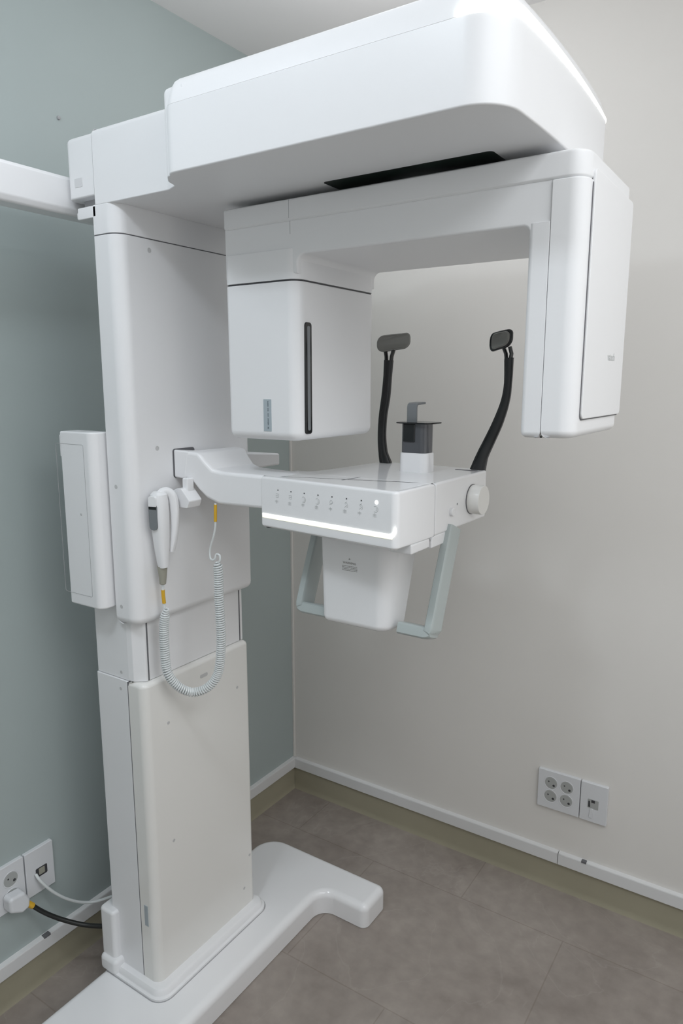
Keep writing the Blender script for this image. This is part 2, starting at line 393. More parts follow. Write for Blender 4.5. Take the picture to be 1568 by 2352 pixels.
xc = 1.147
def head_outline(front=0.0):
    pts = [(0.552, -1.057), (1.147, -1.057), (1.147, -0.537), (0.552, -0.537)]
    o_ = rpoly(pts, [0.03, 0.056, 0.056, 0.03], 12)
    res = []
    for i, (u, v) in enumerate(o_):      # refine the straight end so that it can bulge
        res.append((u, v))
        nx = o_[(i + 1) % len(o_)]
        L_ = math.hypot(nx[0] - u, nx[1] - v)
        if L_ > 0.1:
            for k in range(1, 14): res.append((u + (nx[0] - u) * k / 14, v + (nx[1] - v) * k / 14))
    out = []
    for u, v in res:
        s = max(0.0, (u - 0.9) / 0.247)
        out.append((u + 0.010 * s * (1 - ((v + 0.797) / 0.26) ** 2), v))
    return out
HO = head_outline()
b = B(); prism(b, HO, 'z', 0, 0, prof=[(ZB, 0.003), (ZB + 0.001, 0.0012), (ZB + 0.003, 0), (1.946, 0.0), (1.947, 0.001), (1.9475, 0.005)])
hd = P('arm_head', b, 'white')
b = B(); prism(b, HO, 'z', 0, 0, prof=[(1.9465, 0.003), (1.9475, 0.0010), (1.962, 0.0045), (1.976, 0.0090), (1.985, 0.0140), (1.9905, 0.021), (1.9925, 0.028), (1.993, 0.038)])
P('head_top_cover', b, 'white')
# light strip wrapping the nose corner: tall at the near corner, thinning out along the end
def strip():
    bm = B(); n = len(HO)
    idx = sorted(range(n), key=lambda i: 0)
    path = []
    for i in range(n):
        u, v = HO[i]
        path.append((u, v))
    # outline runs from the near left corner along -y side, round the nose, to the far side
    st = next(i for i in range(n) if path[i][0] >= 1.06 and path[i][1] < -1.05)
    st = max(0, st - 1)
    seq = [(1.082, -1.057)] + [p for p in path[st:] if p[0] > 1.086]
    seq = [p for p in seq if p[1] < -0.565]
    outq = offset(HO, -0.0012)
    def out_of(p):
        # push outwards along local normal
        best = min(range(n), key=lambda i: (HO[i][0] - p[0]) ** 2 + (HO[i][1] - p[1]) ** 2)
        d = Vector(outq[best]) - Vector(HO[best]); return (p[0] + d.x, p[1] + d.y)
    m = len(seq); A = []; Bv = []; Ci = []; Di = []
    L_ = [0]
    for i in range(1, m): L_.append(L_[-1] + math.hypot(seq[i][0] - seq[i - 1][0], seq[i][1] - seq[i - 1][1]))
    for i, p in enumerate(seq):
        t = L_[i] / L_[-1]
        h = 0.0165 * min(1, (t / 0.012) ** 0.5 if t > 0 else 0.35)
        h *= (1 - t) ** 0.8 * 0.94 + 0.06
        if t > 0.15: h *= 0.97
        o_ = out_of(p)
        zb_ = 1.9478 - 0.0015 * 0
        A.append(bm.verts.new((o_[0], o_[1], zb_))); Bv.append(bm.verts.new((o_[0], o_[1], zb_ + h)))
        q = (p[0] - (o_[0] - p[0]) * 2, p[1] - (o_[1] - p[1]) * 2)
        Ci.append(bm.verts.new((q[0], q[1], zb_))); Di.append(bm.verts.new((q[0], q[1], zb_ + h)))
    for i in range(m - 1):
        for a_, b_ in ((A, Bv), (Bv, Di), (Di, Ci), (Ci, A)):
            bm.faces.new((a_[i], a_[i + 1], b_[i + 1], b_[i]))
    bm.faces.new((A[0], Bv[0], Di[0], Ci[0])); bm.faces.new((A[-1], Ci[-1], Di[-1], Bv[-1]))
    return bm
lab(P('light_strip', strip(), 'glow', hd), 'glowing white light strip round the nose of the arm')
b = B(); prism(b, rrect(0.752, -0.8745, 1.062, -0.80, 0.008, 5), 'z', ZB - 0.0006, ZB + 0.004); lab(P('underside_slot', b, 'slot', hd), 'dark slot in the underside')
b = B(); prism(b, circ(0.90, -0.715, 0.105, 40), 'z', 1.829, ZB + 0.001); P('rotation_hub', b, 'seam_soft', hd)

# cephalometric arm leaving towards the left
b = B(); prism(b, rpoly([(0.145, 1.838), (0.190, 1.838), (0.196, 1.850), (0.196, 1.905), (0.190, 1.912), (0.145, 1.912)], [0.004, 0.008, 0.01, 0.004, 0.004, 0.004], 4), 'y', -2.6, -0.80)
P('side_arm', b, 'gloss')

# rotating c-arm
Y0, Y1 = -0.857, -0.572
b = B()
prism(b, rpoly([(0.503, Y0), (1.200, Y0), (1.200, Y1), (0.503, Y1)], [0.006, 0.028, 0.028, 0.006], 10), 'z', 0, 0,
      prof=[(1.793, 0.0035), (1.795, 0.001), (1.797, 0.0), (1.826, 0), (1.829, 0.001), (1.831, 0.004)])
gy = P('rotating_arm', b, 'white')
b = B()
prism(b, rpoly([(0.5035, 1.700), (0.6805, 1.700), (0.6805, 1.733), (1.1165, 1.733), (1.1165, 1.712), (1.150, 1.712), (1.150, 1.795), (0.503, 1.795)],
               [0.0, 0.0, 0.022, 0.020, 0.0, 0, 0, 0], 8), 'y', Y0 + 0.0035, Y1 - 0.0035, 0.004, 0.004, 3)
P('arm_beam', b, 'white', gy)
b = B(); box(b, 0.6645, Y0 - 0.0002, 1.797, 0.6652, Y0 + 0.0030, 1.829); box(b, 0.6645, Y0 + 0.0032, 1.770, 0.6652, Y0 + 0.0060, 1.797); P('beam_seam', b, 'seam_soft', gy)

# tube head
b = B(); prism(b, rpoly([(0.503, Y0), (0.682, Y0), (0.682, Y1), (0.503, Y1)], [0.012, 0.024, 0.024, 0.012], 10), 'z', 1.389, 1.6875, 0.017, 0.002, 6,
               fn=lambda c: ((c.x - 0.59) * (0.985 + 0.015 * (c.z - 1.389) / 0.3) + 0.59, c.y, c.z))
tb = P('tube_head', b, 'white')
b = B(); prism(b, rpoly([(0.505, Y0 + 0.002), (0.680, Y0 + 0.002), (0.680, Y1 - 0.002), (0.505, Y1 - 0.002)], [0.01, 0.022, 0.022, 0.01], 10), 'z', 1.686, 1.6915); P('tube_seam', b, 'dark', tb)
b = B(); prism(b, rpoly([(0.503, Y0), (0.682, Y0), (0.682, Y1), (0.503, Y1)], [0.012, 0.024, 0.024, 0.012], 10), 'z', 1.6905, 1.745, 0.001, 0.001, 2); P('tube_neck', b, 'white', tb)
b = B(); box(b, 0.6812, -0.740, 1.7405, 0.6826, Y1 + 0.01, 1.7420); P('neck_seam', b, 'seam_soft', tb)
b = B(); box(b, 0.679, -0.835, 1.402, 0.6838, -0.813, 1.614, 0.002, ax='x', rr=0.0065); lab(P('beam_window', b, 'black', tb), 'narrow upright black window in the tube head')
b = B(); box(b, 0.6832, -0.8285, 1.409, 0.6843, -0.8195, 1.607, 0.0004, ax='x', rr=0.0035); P('window_channel', b, 'thumb', tb)
b = B(); box(b, 0.597, Y0 - 0.0007, 1.4065, 0.6165, Y0 + 0.001, 1.469, 0.0002, ax='y', rr=0.0008); st = lab(P('tube_sticker', b, 'sticker', tb), 'silver sticker with a vertical line of small dark marks')
b = B()
for z0, z1 in ((1.455, 1.4655), (1.446, 1.4515), (1.4355, 1.4425), (1.4185, 1.432), (1.4115, 1.4165)):
    zz = z0
    while zz < z1 - 0.0005:
        w = random.uniform(0.0016, 0.0030); box(b, 0.6085 - w / 2, Y0 - 0.0011, zz, 0.6085 + w / 2, Y0 - 0.0003, min(z1, zz + 0.0016)); zz += 0.0023
P('sticker_print', b, 'sticker_ink', tb)

# detector
b = B(); prism(b, rpoly([(1.150, Y0 - 0.000), (1.200, Y0), (1.200, Y1), (1.150, Y1)], [0.001, 0.028, 0.028, 0.001], 12), 'z', 1.416, 1.7925, 0.012, 0.002, 5)
dt = P('detector', b, 'white')
b = B(); prism(b, rpoly([(1.116, Y0 + 0.002), (1.1492, Y0 + 0.0004), (1.1492, Y1), (1.116, Y1)], [0.009, 0.001, 0.001, 0.009], 8), 'z', 1.4155, 1.736, 0.010, 0.001, 5)
P('sensor_housing', b, 'white', dt)
b = B(); box(b, 1.198, -0.8285, 1.4430, 1.2012, -0.578, 1.7935, 0.0003, ax='x', rr=0.010); P('cover_seam', b, 'seam', dt)
b = B(); box(b, 1.199, -0.8265, 1.4450, 1.2040, -0.576, 1.8085, 0.0015, ax='x', rr=0.009); dc = P('detector_cover', b, 'white', dt)

def text_mesh(txt, size, extr=0.0003, spacing=1.0):
    cu = bpy.data.curves.new('t', 'FONT'); cu.body = txt; cu.size = size; cu.extrude = extr; cu.space_character = spacing
    cu.align_x = 'CENTER'; cu.resolution_u = 3
    o = bpy.data.objects.new('t', cu); COL.objects.link(o)
    bpy.context.view_layer.update()
    me = bpy.data.meshes.new_from_object(o.evaluated_get(bpy.context.evaluated_depsgraph_get()))
    bm = B(); bm.from_mesh(me); bpy.data.objects.remove(o); bpy.data.curves.remove(cu); bpy.data.meshes.remove(me)
    return bm
def place(bm, origin, right, up):
    r = Vector(right).normalized(); u = Vector(up).normalized(); n = r.cross(u)
    mt = Matrix((r, u, n)).transposed().to_4x4(); mt.translation = Vector(origin)
    bmesh.ops.transform(bm, matrix=mt, verts=bm.verts); return bm
b = place(text_mesh('vatech', 0.0185), (1.2041, -0.666, 1.5375), (0, 1, 0), (0, 0, 1)); P('logo', b, 'ink_faint', dt)

# ------------------------------------------------------------------ patient support: yoke, arm, console
def bar_loft(bm, secs, ro=0.0):
    """secs: (xt_out, y_out, zt, xb_out, zb, xt_in, y_in)"""
    rings = []
    for (xt, yo, zt, xb, zb, xi, yi) in secs:
        rings.append([(xt, yo, zt), (xb, yo, zb), (xb + (xi - xt), yi, zb), (xi, yi, zt)])
    loft(bm, rings)
b = B()
bar_loft(b, [(0.346, -0.864, 1.358, 0.346, 1.297, 0.346, -0.590), (0.392, -0.864, 1.356, 0.380, 1.295, 0.425, -0.588), ])
for v in b.verts:
    if v.co.y > -0.7:
        v.co.z = 1.331 if v.co.z > 1.32 else 1.303
        if v.co.x > 0.4: v.co.x = 0.422
ps = P('support_yoke', b, 'white', bevel=0.004)
b = B()
bar_loft(b, [(0.380, -0.864, 1.3565, 0.368, 1.2955, 0.395, -0.715),
             (0.417, -0.862, 1.354, 0.394, 1.2945, 0.428, -0.719),
             (0.434, -0.861, 1.338, 0.414, 1.275, 0.440, -0.721),
             (0.452, -0.857, 1.321, 0.434, 1.257, 0.458, -0.724),
             (0.474, -0.850, 1.3165, 0.461, 1.245, 0.486, -0.736),
             (0.585, -0.846, 1.3155, 0.585, 1.2465, 0.600, -0.752),
             (0.640, -0.850, 1.315, 0.640, 1.2465, 0.640, -0.752)])
P('support_arm', b, 'white', bevel=0.007, seg=4)
b = B(); box(b, 0.3440, -0.8652, 1.2958, 0.3464, -0.800, 1.3592, 0.0003, ax='x', rr=0.006); P('yoke_seam', b, 'seam')

PL0 = Vector((0.600, -0.850)); PL1 = Vector((0.912, -0.888)); PD = (PL1 - PL0).normalized(); PN = Vector((PD.y, -PD.x))  # PN points to the viewer
def pp(u, out=0.0, z=0.0):
    q = PL0 + PD * u + PN * out; return Vector((q.x, q.y, z))
c0 = PL0 + PD * -0.024; c1 = PL0 + PD * 0.318
outl = rpoly([(c0.x, c0.y), (c1.x, c1.y), (0.922, -0.752), (0.600, -0.752)], [0.004, 0.012, 0.001, 0.001], 6)
b = B(); prism(b, outl, 'z', 0, 0, prof=[(1.2085, 0.010), (1.2105, 0.004), (1.214, 0.0006), (1.218, 0.0), (1.309, 0), (1.313, 0.002), (1.3152, 0.006)])
cs = P('console', b, 'gloss')
us = [-0.0190 + 0.328 * k / 40 for k in range(41)]
for zt_, zb_, o_, mm, nm in ((1.2388, 1.2345, 0.0009, 'glow', 'light_strip'), (1.2345, 1.2303, 0.0008, 'glow_y', 'light_strip_edge')):
    b = B(); loft(b, [(pp(u, o_, zt_), pp(u, o_, zb_), pp(u, -0.002, zb_), pp(u, -0.002, zt_)) for u in us])
    lab(P(nm, b, mm, cs), 'glowing pale yellow light strip under the buttons')
b = B(); rg = []
for k in range(9):
    t = k / 8.0; u = 0.304 + 0.0125 * math.sin(t * math.pi / 2); z = 1.2352 + 0.0165 * (1 - math.cos(t * math.pi / 2)); w = 0.0042 * (1 - t) ** 0.7 + 0.0004
    rg.append((pp(u, 0.0009, z + w), pp(u, 0.0011, z - w), pp(u, -0.002, z - w), pp(u, -0.002, z + w)))
loft(b, rg); P('light_strip_curl', b, 'glow', cs)
# rear half of the table
b = B(); prism(b, rpoly([(0.600, -0.7485), (0.922, -0.7485), (0.924, -0.506), (0.905, -0.488), (0.665, -0.478), (0.645, -0.500), (0.630, -0.650), (0.622, -0.715)],
                        [0.001, 0.002, 0.01, 0.012, 0.012, 0.01, 0.03, 0.02], 6), 'z', 1.212, 1.3150, 0.006, 0.005, 4)
rt = P('console_rear', b, 'gloss')
b = B(); box(b, 0.610, -0.7530, 1.212, 0.9195, -0.7480, 1.3120); P('console_seam', b, 'seam_soft', rt)
b = B(); box(b, 0.588, -0.7640, 1.295, 0.9165, -0.7380, 1.31535, 0.0003); P('top_joint', b, 'gloss', rt)
b = B(); box(b, 0.870, -0.835, 1.193, 0.918, -0.762, 1.2115, 0.003); P('catch', b, 'white', rt)
b = B(); box(b, 0.870, -0.757, 1.190, 0.920, -0.690, 1.2135, 0.003); P('catch', b, 'white', rt)
# slots in the top
b = B()
sweep(b, [(0.7515, -0.811, 1.3152), (0.7585, -0.756, 1.3152)], lambda t: (0.0022, 0.0004), 8); P('top_slot', b, 'seam', rt)
b = B(); box(b, 0.862, -0.536, 1.3146, 0.913, -0.526, 1.3156, 0.0002, rr=0.003); P('top_slot', b, 'seam', rt)
# adjusting wheel and button on the flank
KC = (-0.580, 1.262)
b = B(); prism(b, circ(KC[0], KC[1], 0.0315, 40), 'x', 0.9222, 0.9245); P('wheel_gap', b, 'seam', rt)
b = B(); prism(b, circ(KC[0], KC[1], 0.0305, 40), 'x', 0.9240, 0.950, 0.001, 0.0015); P('adjusting_wheel', b, 'cream', rt)
b = B(); prism(b, circ(-0.680, 1.250, 0.0085, 20), 'x', 0.922, 0.929, 0.001, 0.002); P('button', b, 'white', rt)
b = B(); prism(b, circ(-0.652, 1.262, 0.0022, 12), 'x', 0.922, 0.9236); P('print_dot', b, 'ink', rt)
# eight lamps with outline icons
def stroke(bm, pts, w=0.00035, out=0.0003):
    q = [pp(u, out, z) for u, z in pts]; sweep(bm, q, lambda t: (w, 0.0002), 4, up=(PN.x, PN.y, 0))
def arcp(u, z, r, a0, a1, n=8, sq=1.0): return [(u + r * math.cos(math.radians(a0 + (a1 - a0) * k / n)), z + r * sq * math.sin(math.radians(a0 + (a1 - a0) * k / n))) for k in range(n + 1)]
LU = (0.0269, 0.0631, 0.0987, 0.1345, 0.1697, 0.2049, 0.2397, 0.2742)
for i, u in enumerate(LU):
    z = 1.2905 + 0.002 * i / 7
    b = B()
    r = 0.0013 if i < 7 else 0.0034
    n0 = 14; ring0 = [pp(u + r * math.cos(2 * math.pi * k / n0), 0.0, z + r * math.sin(2 * math.pi * k / n0)) for k in range(n0)]
    ring1 = [p + Vector((PN.x, PN.y, 0)) * 0.0006 for p in ring0]; loft(b, [ring0, ring1])
    P('indicator_lamp', b, 'dark' if i < 7 else 'led', cs)
    b = B(); ui, zi = u - 0.003, z - 0.0135
    if i in (0, 1):
        for k in range(3): stroke(b, [(ui - 0.003, zi + 0.006 - 0.0035 * k), (ui + 0.004, zi + 0.006 - 0.0035 * k)])
        stroke(b, [(ui + 0.004, zi + 0.006), (ui + 0.004, zi - 0.001)])
    elif i in (2, 3, 7):
        stroke(b, arcp(ui + 0.001, zi + 0.001, 0.0055, -130, 130, 12)); stroke(b, arcp(ui + 0.001, zi + 0.001, 0.0030, -90, 60, 6))
    elif i == 4:
        stroke(b, arcp(ui + 0.001, zi + 0.003, 0.0035, 0, 360, 12)); stroke(b, [(ui - 0.003, zi - 0.002), (ui + 0.004, zi + 0.003)])
    else:
        stroke(b, [(ui + 0.004, zi + 0.008), (ui - 0.001, zi + 0.005), (ui + 0.004, zi + 0.001), (ui - 0.002, zi - 0.003)]); stroke(b, arcp(ui + 0.001, zi + 0.001, 0.005, -60, 100, 8))
    # small cross-and-bars mark below each icon
    zz = zi - 0.0085
    for k in range(2 + (i % 2)): stroke(b, [(ui - 0.005, zz - 0.0022 * k), (ui + 0.003, zz - 0.0022 * k)])
    stroke(b, [(ui - 0.001, zz + 0.0025), (ui - 0.001, zz - 0.0055)])
    P('button_icon', b, 'ink_faint', cs)

# bin-shaped sensor housing below the console
def bin_fn(c):
    t = (1.207 - c.z) / 0.18
    y = c.y
    if y > -0.74: y = y - 0.045 * t
    return (c.x + (0.005 * t if c.x < 0.76 else -0.007 * t), y, c.z)
b = B(); prism(b, rpoly([(0.679, -0.787), (0.850, -0.787), (0.852, -0.672), (0.679, -0.672)], [0.014, 0.032, 0.006, 0.006], 8), 'z', 1.010, 1.203, 0.014, 0.003, 5, fn=bin_fn)
bn = P('lower_housing', b, 'gloss')
b = B(); box(b, 0.686, -0.779, 1.200, 0.845, -0.680, 1.2125); P('housing_seam', b, 'seam_soft', bn)
b = place(text_mesh('WARNING', 0.0064, 0.0002), (0.7535, -0.7873, 1.1425), (1, 0, 0), (0, 0, 1)); P('warning_print', b, 'ink_warn', bn)
b = B()
prism(b, [(0.7515, 1.1515), (0.7555, 1.1515), (0.7535, 1.1550)], 'y', -0.7875, -0.7868)
for k in range(4):
    x_ = 0.736
    while x_ < 0.770:
        w = random.uniform(0.002, 0.006); box(b, x_, -0.7874, 1.1375 - 0.0030 * k, min(0.772, x_ + w), -0.7868, 1.1386 - 0.0030 * k); x_ += w + 0.001
P('warning_lines', b, 'ink_warn', bn)

# handles
def handle(x, xin, sgn):
    path = catmull([(x, -0.668, 1.218), (x, -0.682, 1.185), (x, -0.716, 1.105), (x, -0.744, 1.036), (x - 0.001 * sgn, -0.748, 1.024), (x - 0.007 * sgn, -0.750, 1.019), (x - 0.020 * sgn, -0.750, 1.0185), (xin, -0.750, 1.0185)], 6)
    bm = B(); sweep(bm, path, lambda t: (0.0095, 0.026) if t < 0.62 else (0.0125, 0.024), 16, up=(0, 1, 0.4), power=5.0)
    return bm
lab(P('hand_grip', handle(0.922, 0.856, 1), 'grip', rt), 'grey-green bent hand grip at the right under the console')
lab(P('hand_grip', handle(0.613, 0.690, -1), 'grip', rt), 'grey-green bent hand grip at the left under the console')

# temple rods with pads
def rod(ctr, wid, yb, name):
    bm = B(); pth = catmull([(x, y, z) for x, y, z in ctr], 8)
    n = len(wid) - 1
    def f(t):
        k = min(n - 1, int(t * n)); q = t * n - k; w = wid[k] * (1 - q) + wid[k + 1] * q; return (w, w * 0.62)
    sweep(bm, pth, f, 16, up=(0, -1, 0), power=2.6); return bm
b = rod([(0.670, -0.500, 1.312), (0.662, -0.5, 1.340), (0.6585, -0.5, 1.379), (0.661, -0.5, 1.425), (0.668, -0.5, 1.47), (0.672, -0.5, 1.515), (0.6745, -0.5, 1.552)], [0.0155, 0.0115, 0.0105, 0.0105, 0.011, 0.0105, 0.0115], 0, '')
for s, dx in ((-1, -0.010), (1, 0.0105)):
    sweep(b, [(0.6745 + s * 0.006, -0.5, 1.545), (0.6750 + s * 0.007, -0.5, 1.560), (0.676 + dx * 1.1, -0.5, 1.576)], lambda t: (0.0040, 0.006), 10, up=(0, -1, 0))
rl = lab(P('temple_rod', b, 'rod', rt), 'left black temple support rod')
b = rod([(0.903, -0.506, 1.312), (0.912, -0.504, 1.345), (0.924, -0.5, 1.375), (0.943, -0.5, 1.418), (0.957, -0.5, 1.462), (0.9615, -0.5, 1.500), (0.9615, -0.5, 1.552)], [0.0175, 0.0135, 0.0125, 0.0115, 0.0095, 0.0085, 0.0100], 0, '')
for s, dx in ((-1, -0.0095), (1, 0.006)):
    sweep(b, [(0.9605 + s * 0.004, -0.5, 1.545), (0.9605 + s * 0.006, -0.5, 1.560), (0.957 + dx * 0.9, -0.5, 1.574)], lambda t: (0.0038, 0.006), 10, up=(0, -1, 0))
rr_ = lab(P('temple_rod', b, 'rod', rt), 'right black temple support rod')
def pad(cx_, cy_, cz, length, height, ang, bend, thick, off=0.0, tilt=0.0):
    """curved rounded plate, its long side turned by ang about z"""
    bm = B(); nu, nv = 14, 8
    outl_ = rpoly([(-length / 2, -height / 2), (length / 2, -height / 2 + 0.004), (length / 2, height / 2), (-length / 2, height / 2)], [height * 0.42, height * 0.45, height * 0.25, height * 0.42], 8)
    ca_, sa_ = math.cos(ang), math.sin(ang)
    def f(c):
        u, h, v = c.x, c.y, c.z
        h = h + off + bend * (u / (length / 2)) ** 2
        return (cx_ + u * ca_ - h * sa_, cy_ + u * sa_ + h * ca_, cz + v + tilt * u)
    # refine outline so that it can bend
    fine = []
    for i, p in enumerate(outl_):
        q = outl_[(i + 1) % len(outl_)]; L_ = math.hypot(q[0] - p[0], q[1] - p[1]); k_ = max(1, int(L_ / 0.004))
        for k in range(k_): fine.append((p[0] + (q[0] - p[0]) * k / k_, p[1] + (q[1] - p[1]) * k / k_))
    # bands across u so the faces follow the bend
    prism(bm, fine, 'y', -thick / 2, thick / 2, thick * 0.4, thick * 0.4, 4, fn=f)
    bmesh.ops.triangulate(bm, faces=[q for q in bm.faces if len(q.verts) > 4])
    return bm
P('pad_holder', pad(0.684, -0.494, 1.590, 0.074, 0.037, 0.42, 0.006, 0.006, 0.004, 0.10), 'rod', rl)
lab(P('temple_pad', pad(0.686, -0.500, 1.5905, 0.076, 0.038, 0.42, 0.006, 0.007, -0.003, 0.10), 'pad', rl), 'grey curved pad')
P('pad_holder', pad(0.938, -0.500, 1.5865, 0.070, 0.040, -0.52, 0.006, 0.008, 0.0, 0.10), 'rod', rr_)
lab(P('temple_pad', pad(0.943, -0.502, 1.5865, 0.054, 0.033, -0.52, 0.006, 0.006, -0.007, 0.10), 'pad', rr_), 'grey curved pad')

# chin rest with bite piece
b = B(); prism(b, rpoly([(0.772, -0.628), (0.838, -0.628), (0.838, -0.578), (0.772, -0.578)], 0.016, 6), 'z', 1.3145, 1.3555, 0, 0.003, 3,
               fn=lambda c: ((c.x - 0.805) * (1.03 - 0.6 * (c.z - 1.3145)) + 0.805, c.y, c.z))
cr = P('chin_rest', b, 'gloss', rt)
b = B(); prism(b, rpoly([(0.775, -0.625), (0.835, -0.625), (0.835, -0.581), (0.775, -0.581)], 0.013, 4), 'z', 1.3556, 1.4165, 0, 0)
lab(P('chin_cup', b, 'smoke', rt), 'smoked grey plastic cup')
b = B(); prism(b, rpoly([(0.764, -0.632), (0.848, -0.636), (0.852, -0.574), (0.770, -0.572)], 0.012, 5), 'z', 1.4166, 1.4195, 0.0005, 0.0005, 2); P('chin_plate', b, 'black', rt)
b = B(); box(b, 0.783, -0.6275, 1.378, 0.811, -0.600, 1.4165, 0.002); P('bite_socket', b, 'black', rt)
b = B()
rg = []
for (y, z, n_) in [(-0.617, 1.4185, 0), (-0.617, 1.450, 0), (-0.615, 1.4565, 0), (-0.609, 1.4595, 0), (-0.575, 1.4605, 0)]: rg.append((y, z))
prof_in = [(y + 0.0045 if i < 3 else y + (0.002 if i == 3 else 0), z - (0 if i < 2 else 0.0025 if i == 2 else 0.0045)) for i, (y, z) in enumerate(rg)]
loft(b, [[(0.7865, y0, z0), (0.8095, y0, z0), (0.8095, y1, z1), (0.7865, y1, z1)] for (y0, z0), (y1, z1) in zip(rg, prof_in)])
lab(P('bite_piece', b, 'thumb', rt, bevel=0.001), 'bent dark grey bite piece')

# bracket that carries the exposure handset
b = B(); box(b, 0.386, -0.880, 1.268, 0.402, -0.860, 1.300, 0.003); hb = P('handset_bracket', b, 'white')
b = B(); prism(b, rpoly([(0.367, 1.238), (0.412, 1.238), (0.419, 1.254), (0.396, 1.279), (0.383, 1.279), (0.367, 1.272)], 0.004, 4), 'y', -0.893, -0.855, 0.002, 0.002, 2); P('bracket_arm', b, 'white', hb)
b = B()
pth = catmull([(0.368, -0.928, 1.262), (0.371, -0.924, 1.272), (0.378, -0.915, 1.2735), (0.3855, -0.909, 1.264), (0.388, -0.907, 1.24), (0.388, -0.907, 1.205), (0.385, -0.909, 1.170), (0.381, -0.911, 1.145)], 6)
sweep(b, pth, lambda t: (0.010 if t < 0.6 else 0.010 - (t - 0.6) * 0.014, 0.0075), 14, up=(1, 0, 0.2), power=2.6); P('holder_clip', b, 'white', hb)
b = B()

# ------------------------------------------------------------------ exposure handset with its coiled cord
HS = thing('exposure_handset', 'white exposure handset with grey thumb pad hanging from the machine on a coiled cord', 'handset', (0.368, -0.93, 1.03))
path = [(0.366, -0.932, 1.276), (0.366, -0.932, 1.270), (0.366, -0.932, 1.255), (0.366, -0.932, 1.225), (0.3655, -0.931, 1.19), (0.3655, -0.930, 1.155), (0.366, -0.929, 1.125), (0.3665, -0.928, 1.112)]
wd = [0.012, 0.0175, 0.0195, 0.0200, 0.0185, 0.0160, 0.0130, 0.0115]
def f(t):
    k = min(6, int(t * 7)); q = t * 7 - k; w = wd[k] * (1 - q) + wd[k + 1] * q; return (w, w * 0.85)
b = B(); sweep(b, [Vector(p) for p in path], f, 24, up=(0, -1, 0), power=2.5); bmesh.ops.translate(b, verts=b.verts, vec=(0.004, 0, 0)); P('handset_body', b, 'white', HS)
# thumb pad and button on the face turned to the left
nrm = Vector((0.22, -1, 0)).normalized(); rgt = Vector((1, 0.22, 0)).normalized()
def onface(bm, pts, d0, d1, r=0.0006):
    cc = Vector((0.3665, -0.932, 0))
    def fn(c): return cc + rgt * c.x + Vector((0, 0, c.z)) + nrm * (-c.y)
    prism(bm, pts, 'y', -d1, -d0, r, r, 2, fn=fn)
b = B(); onface(b, rpoly([(-0.0095, 1.196), (0.0095, 1.196), (0.0105, 1.246), (-0.0105, 1.246)], [0.009, 0.009, 0.001, 0.001], 6), 0.008, 0.0202); lab(P('thumb_pad', b, 'thumb', HS), 'grey thumb pad')
b = B(); onface(b, rrect(-0.0095, 1.240, 0.0095, 1.250, 0.001), 0.008, 0.0205); P('button_gap', b, 'black', HS)
b = B(); onface(b, rpoly([(-0.0095, 1.2465), (0.0095, 1.2465), (0.0095, 1.2685), (-0.0095, 1.2685)], [0.001, 0.001, 0.006, 0.006], 5), 0.008, 0.0216, 0.001); P('release_button', b, 'white', HS)
b = B(); sweep(b, [(0.3665, -0.928, 1.1135), (0.3665, -0.928, 1.095), (0.3655, -0.928, 1.0745), (0.3655, -0.928, 1.0725)], lambda t: (0.0108 - 0.0058 * t, 0.0108 - 0.0058 * t), 18); P('cord_boot', b, 'relief', HS)
b = B(); sweep(b, [(0.3650, -0.928, 1.0735), (0.3640, -0.927, 1.045), (0.3640, -0.926, 1.017)], 0.0030, 10); P('cord_tail', b, 'cord', HS)
b = B(); sweep(b, [(0.3642, -0.9275, 1.060), (0.3640, -0.927, 1.045), (0.3645, -0.926, 1.0295)], 0.0041, 12); lab(P('cord_sleeve', b, 'yellow', HS), 'yellow sleeve below the handset')
cp = [(0.3637, -0.925, 1.0188), (0.3573, -0.925, 1.0037), (0.3512, -0.925, 0.9727), (0.35, -0.925, 0.9321), (0.3515, -0.925, 0.8918), (0.3555, -0.9238, 0.8667), (0.3647, -0.9144, 0.8429), (0.3781, -0.9019, 0.826), (0.3958, -0.8862, 0.8172), (0.4144, -0.8706, 0.8222), (0.4298, -0.8581, 0.837), (0.4404, -0.85, 0.8605), (0.4483, -0.85, 0.8932), (0.4529, -0.85, 0.9401), (0.4524, -0.85, 0.9904), (0.4506, -0.85, 1.0399), (0.4514, -0.85, 1.0893), (0.4499, -0.8512, 1.1187)]
cp = [(x + (0.008 if i < 8 else 0.004), y, z) for i, (x, y, z) in enumerate(cp)]
cp = [Vector(p) for p in catmull(cp, 10)]
def coil(C_, R_, wire, pitch):
    # resample the centre line, wind a helix about it
    L_ = [0]
    for a, b_ in zip(C_, C_[1:]): L_.append(L_[-1] + (b_ - a).length)
    tot = L_[-1]; turns = tot / pitch; N_ = int(turns * 10); out = []; k = 0
    T0 = (C_[1] - C_[0]).normalized(); u = Vector((0, -1, 0)); u = (u - T0 * u.dot(T0)).normalized()
    for i in range(N_ + 1):
        s = tot * i / N_
        while k < len(L_) - 2 and L_[k + 1] < s: k += 1
        q = (s - L_[k]) / max(1e-9, L_[k + 1] - L_[k]); p = C_[k].lerp(C_[k + 1], q)
        t = (C_[k + 1] - C_[k]).normalized(); u = (u - t * u.dot(t)).normalized(); v = t.cross(u)
        a = 2 * math.pi * turns * i / N_
        R2 = R_ * min(1, 0.25 + s / 0.025, 0.25 + (tot - s) / 0.012)
        out.append(p + (u * math.cos(a) + v * math.sin(a)) * R2)
    return out
b = B(); sweep(b, coil(cp, 0.0088, 0.0021, 0.0052), 0.00225, 6, cap=True); P('coiled_cord', b, 'cord', HS)
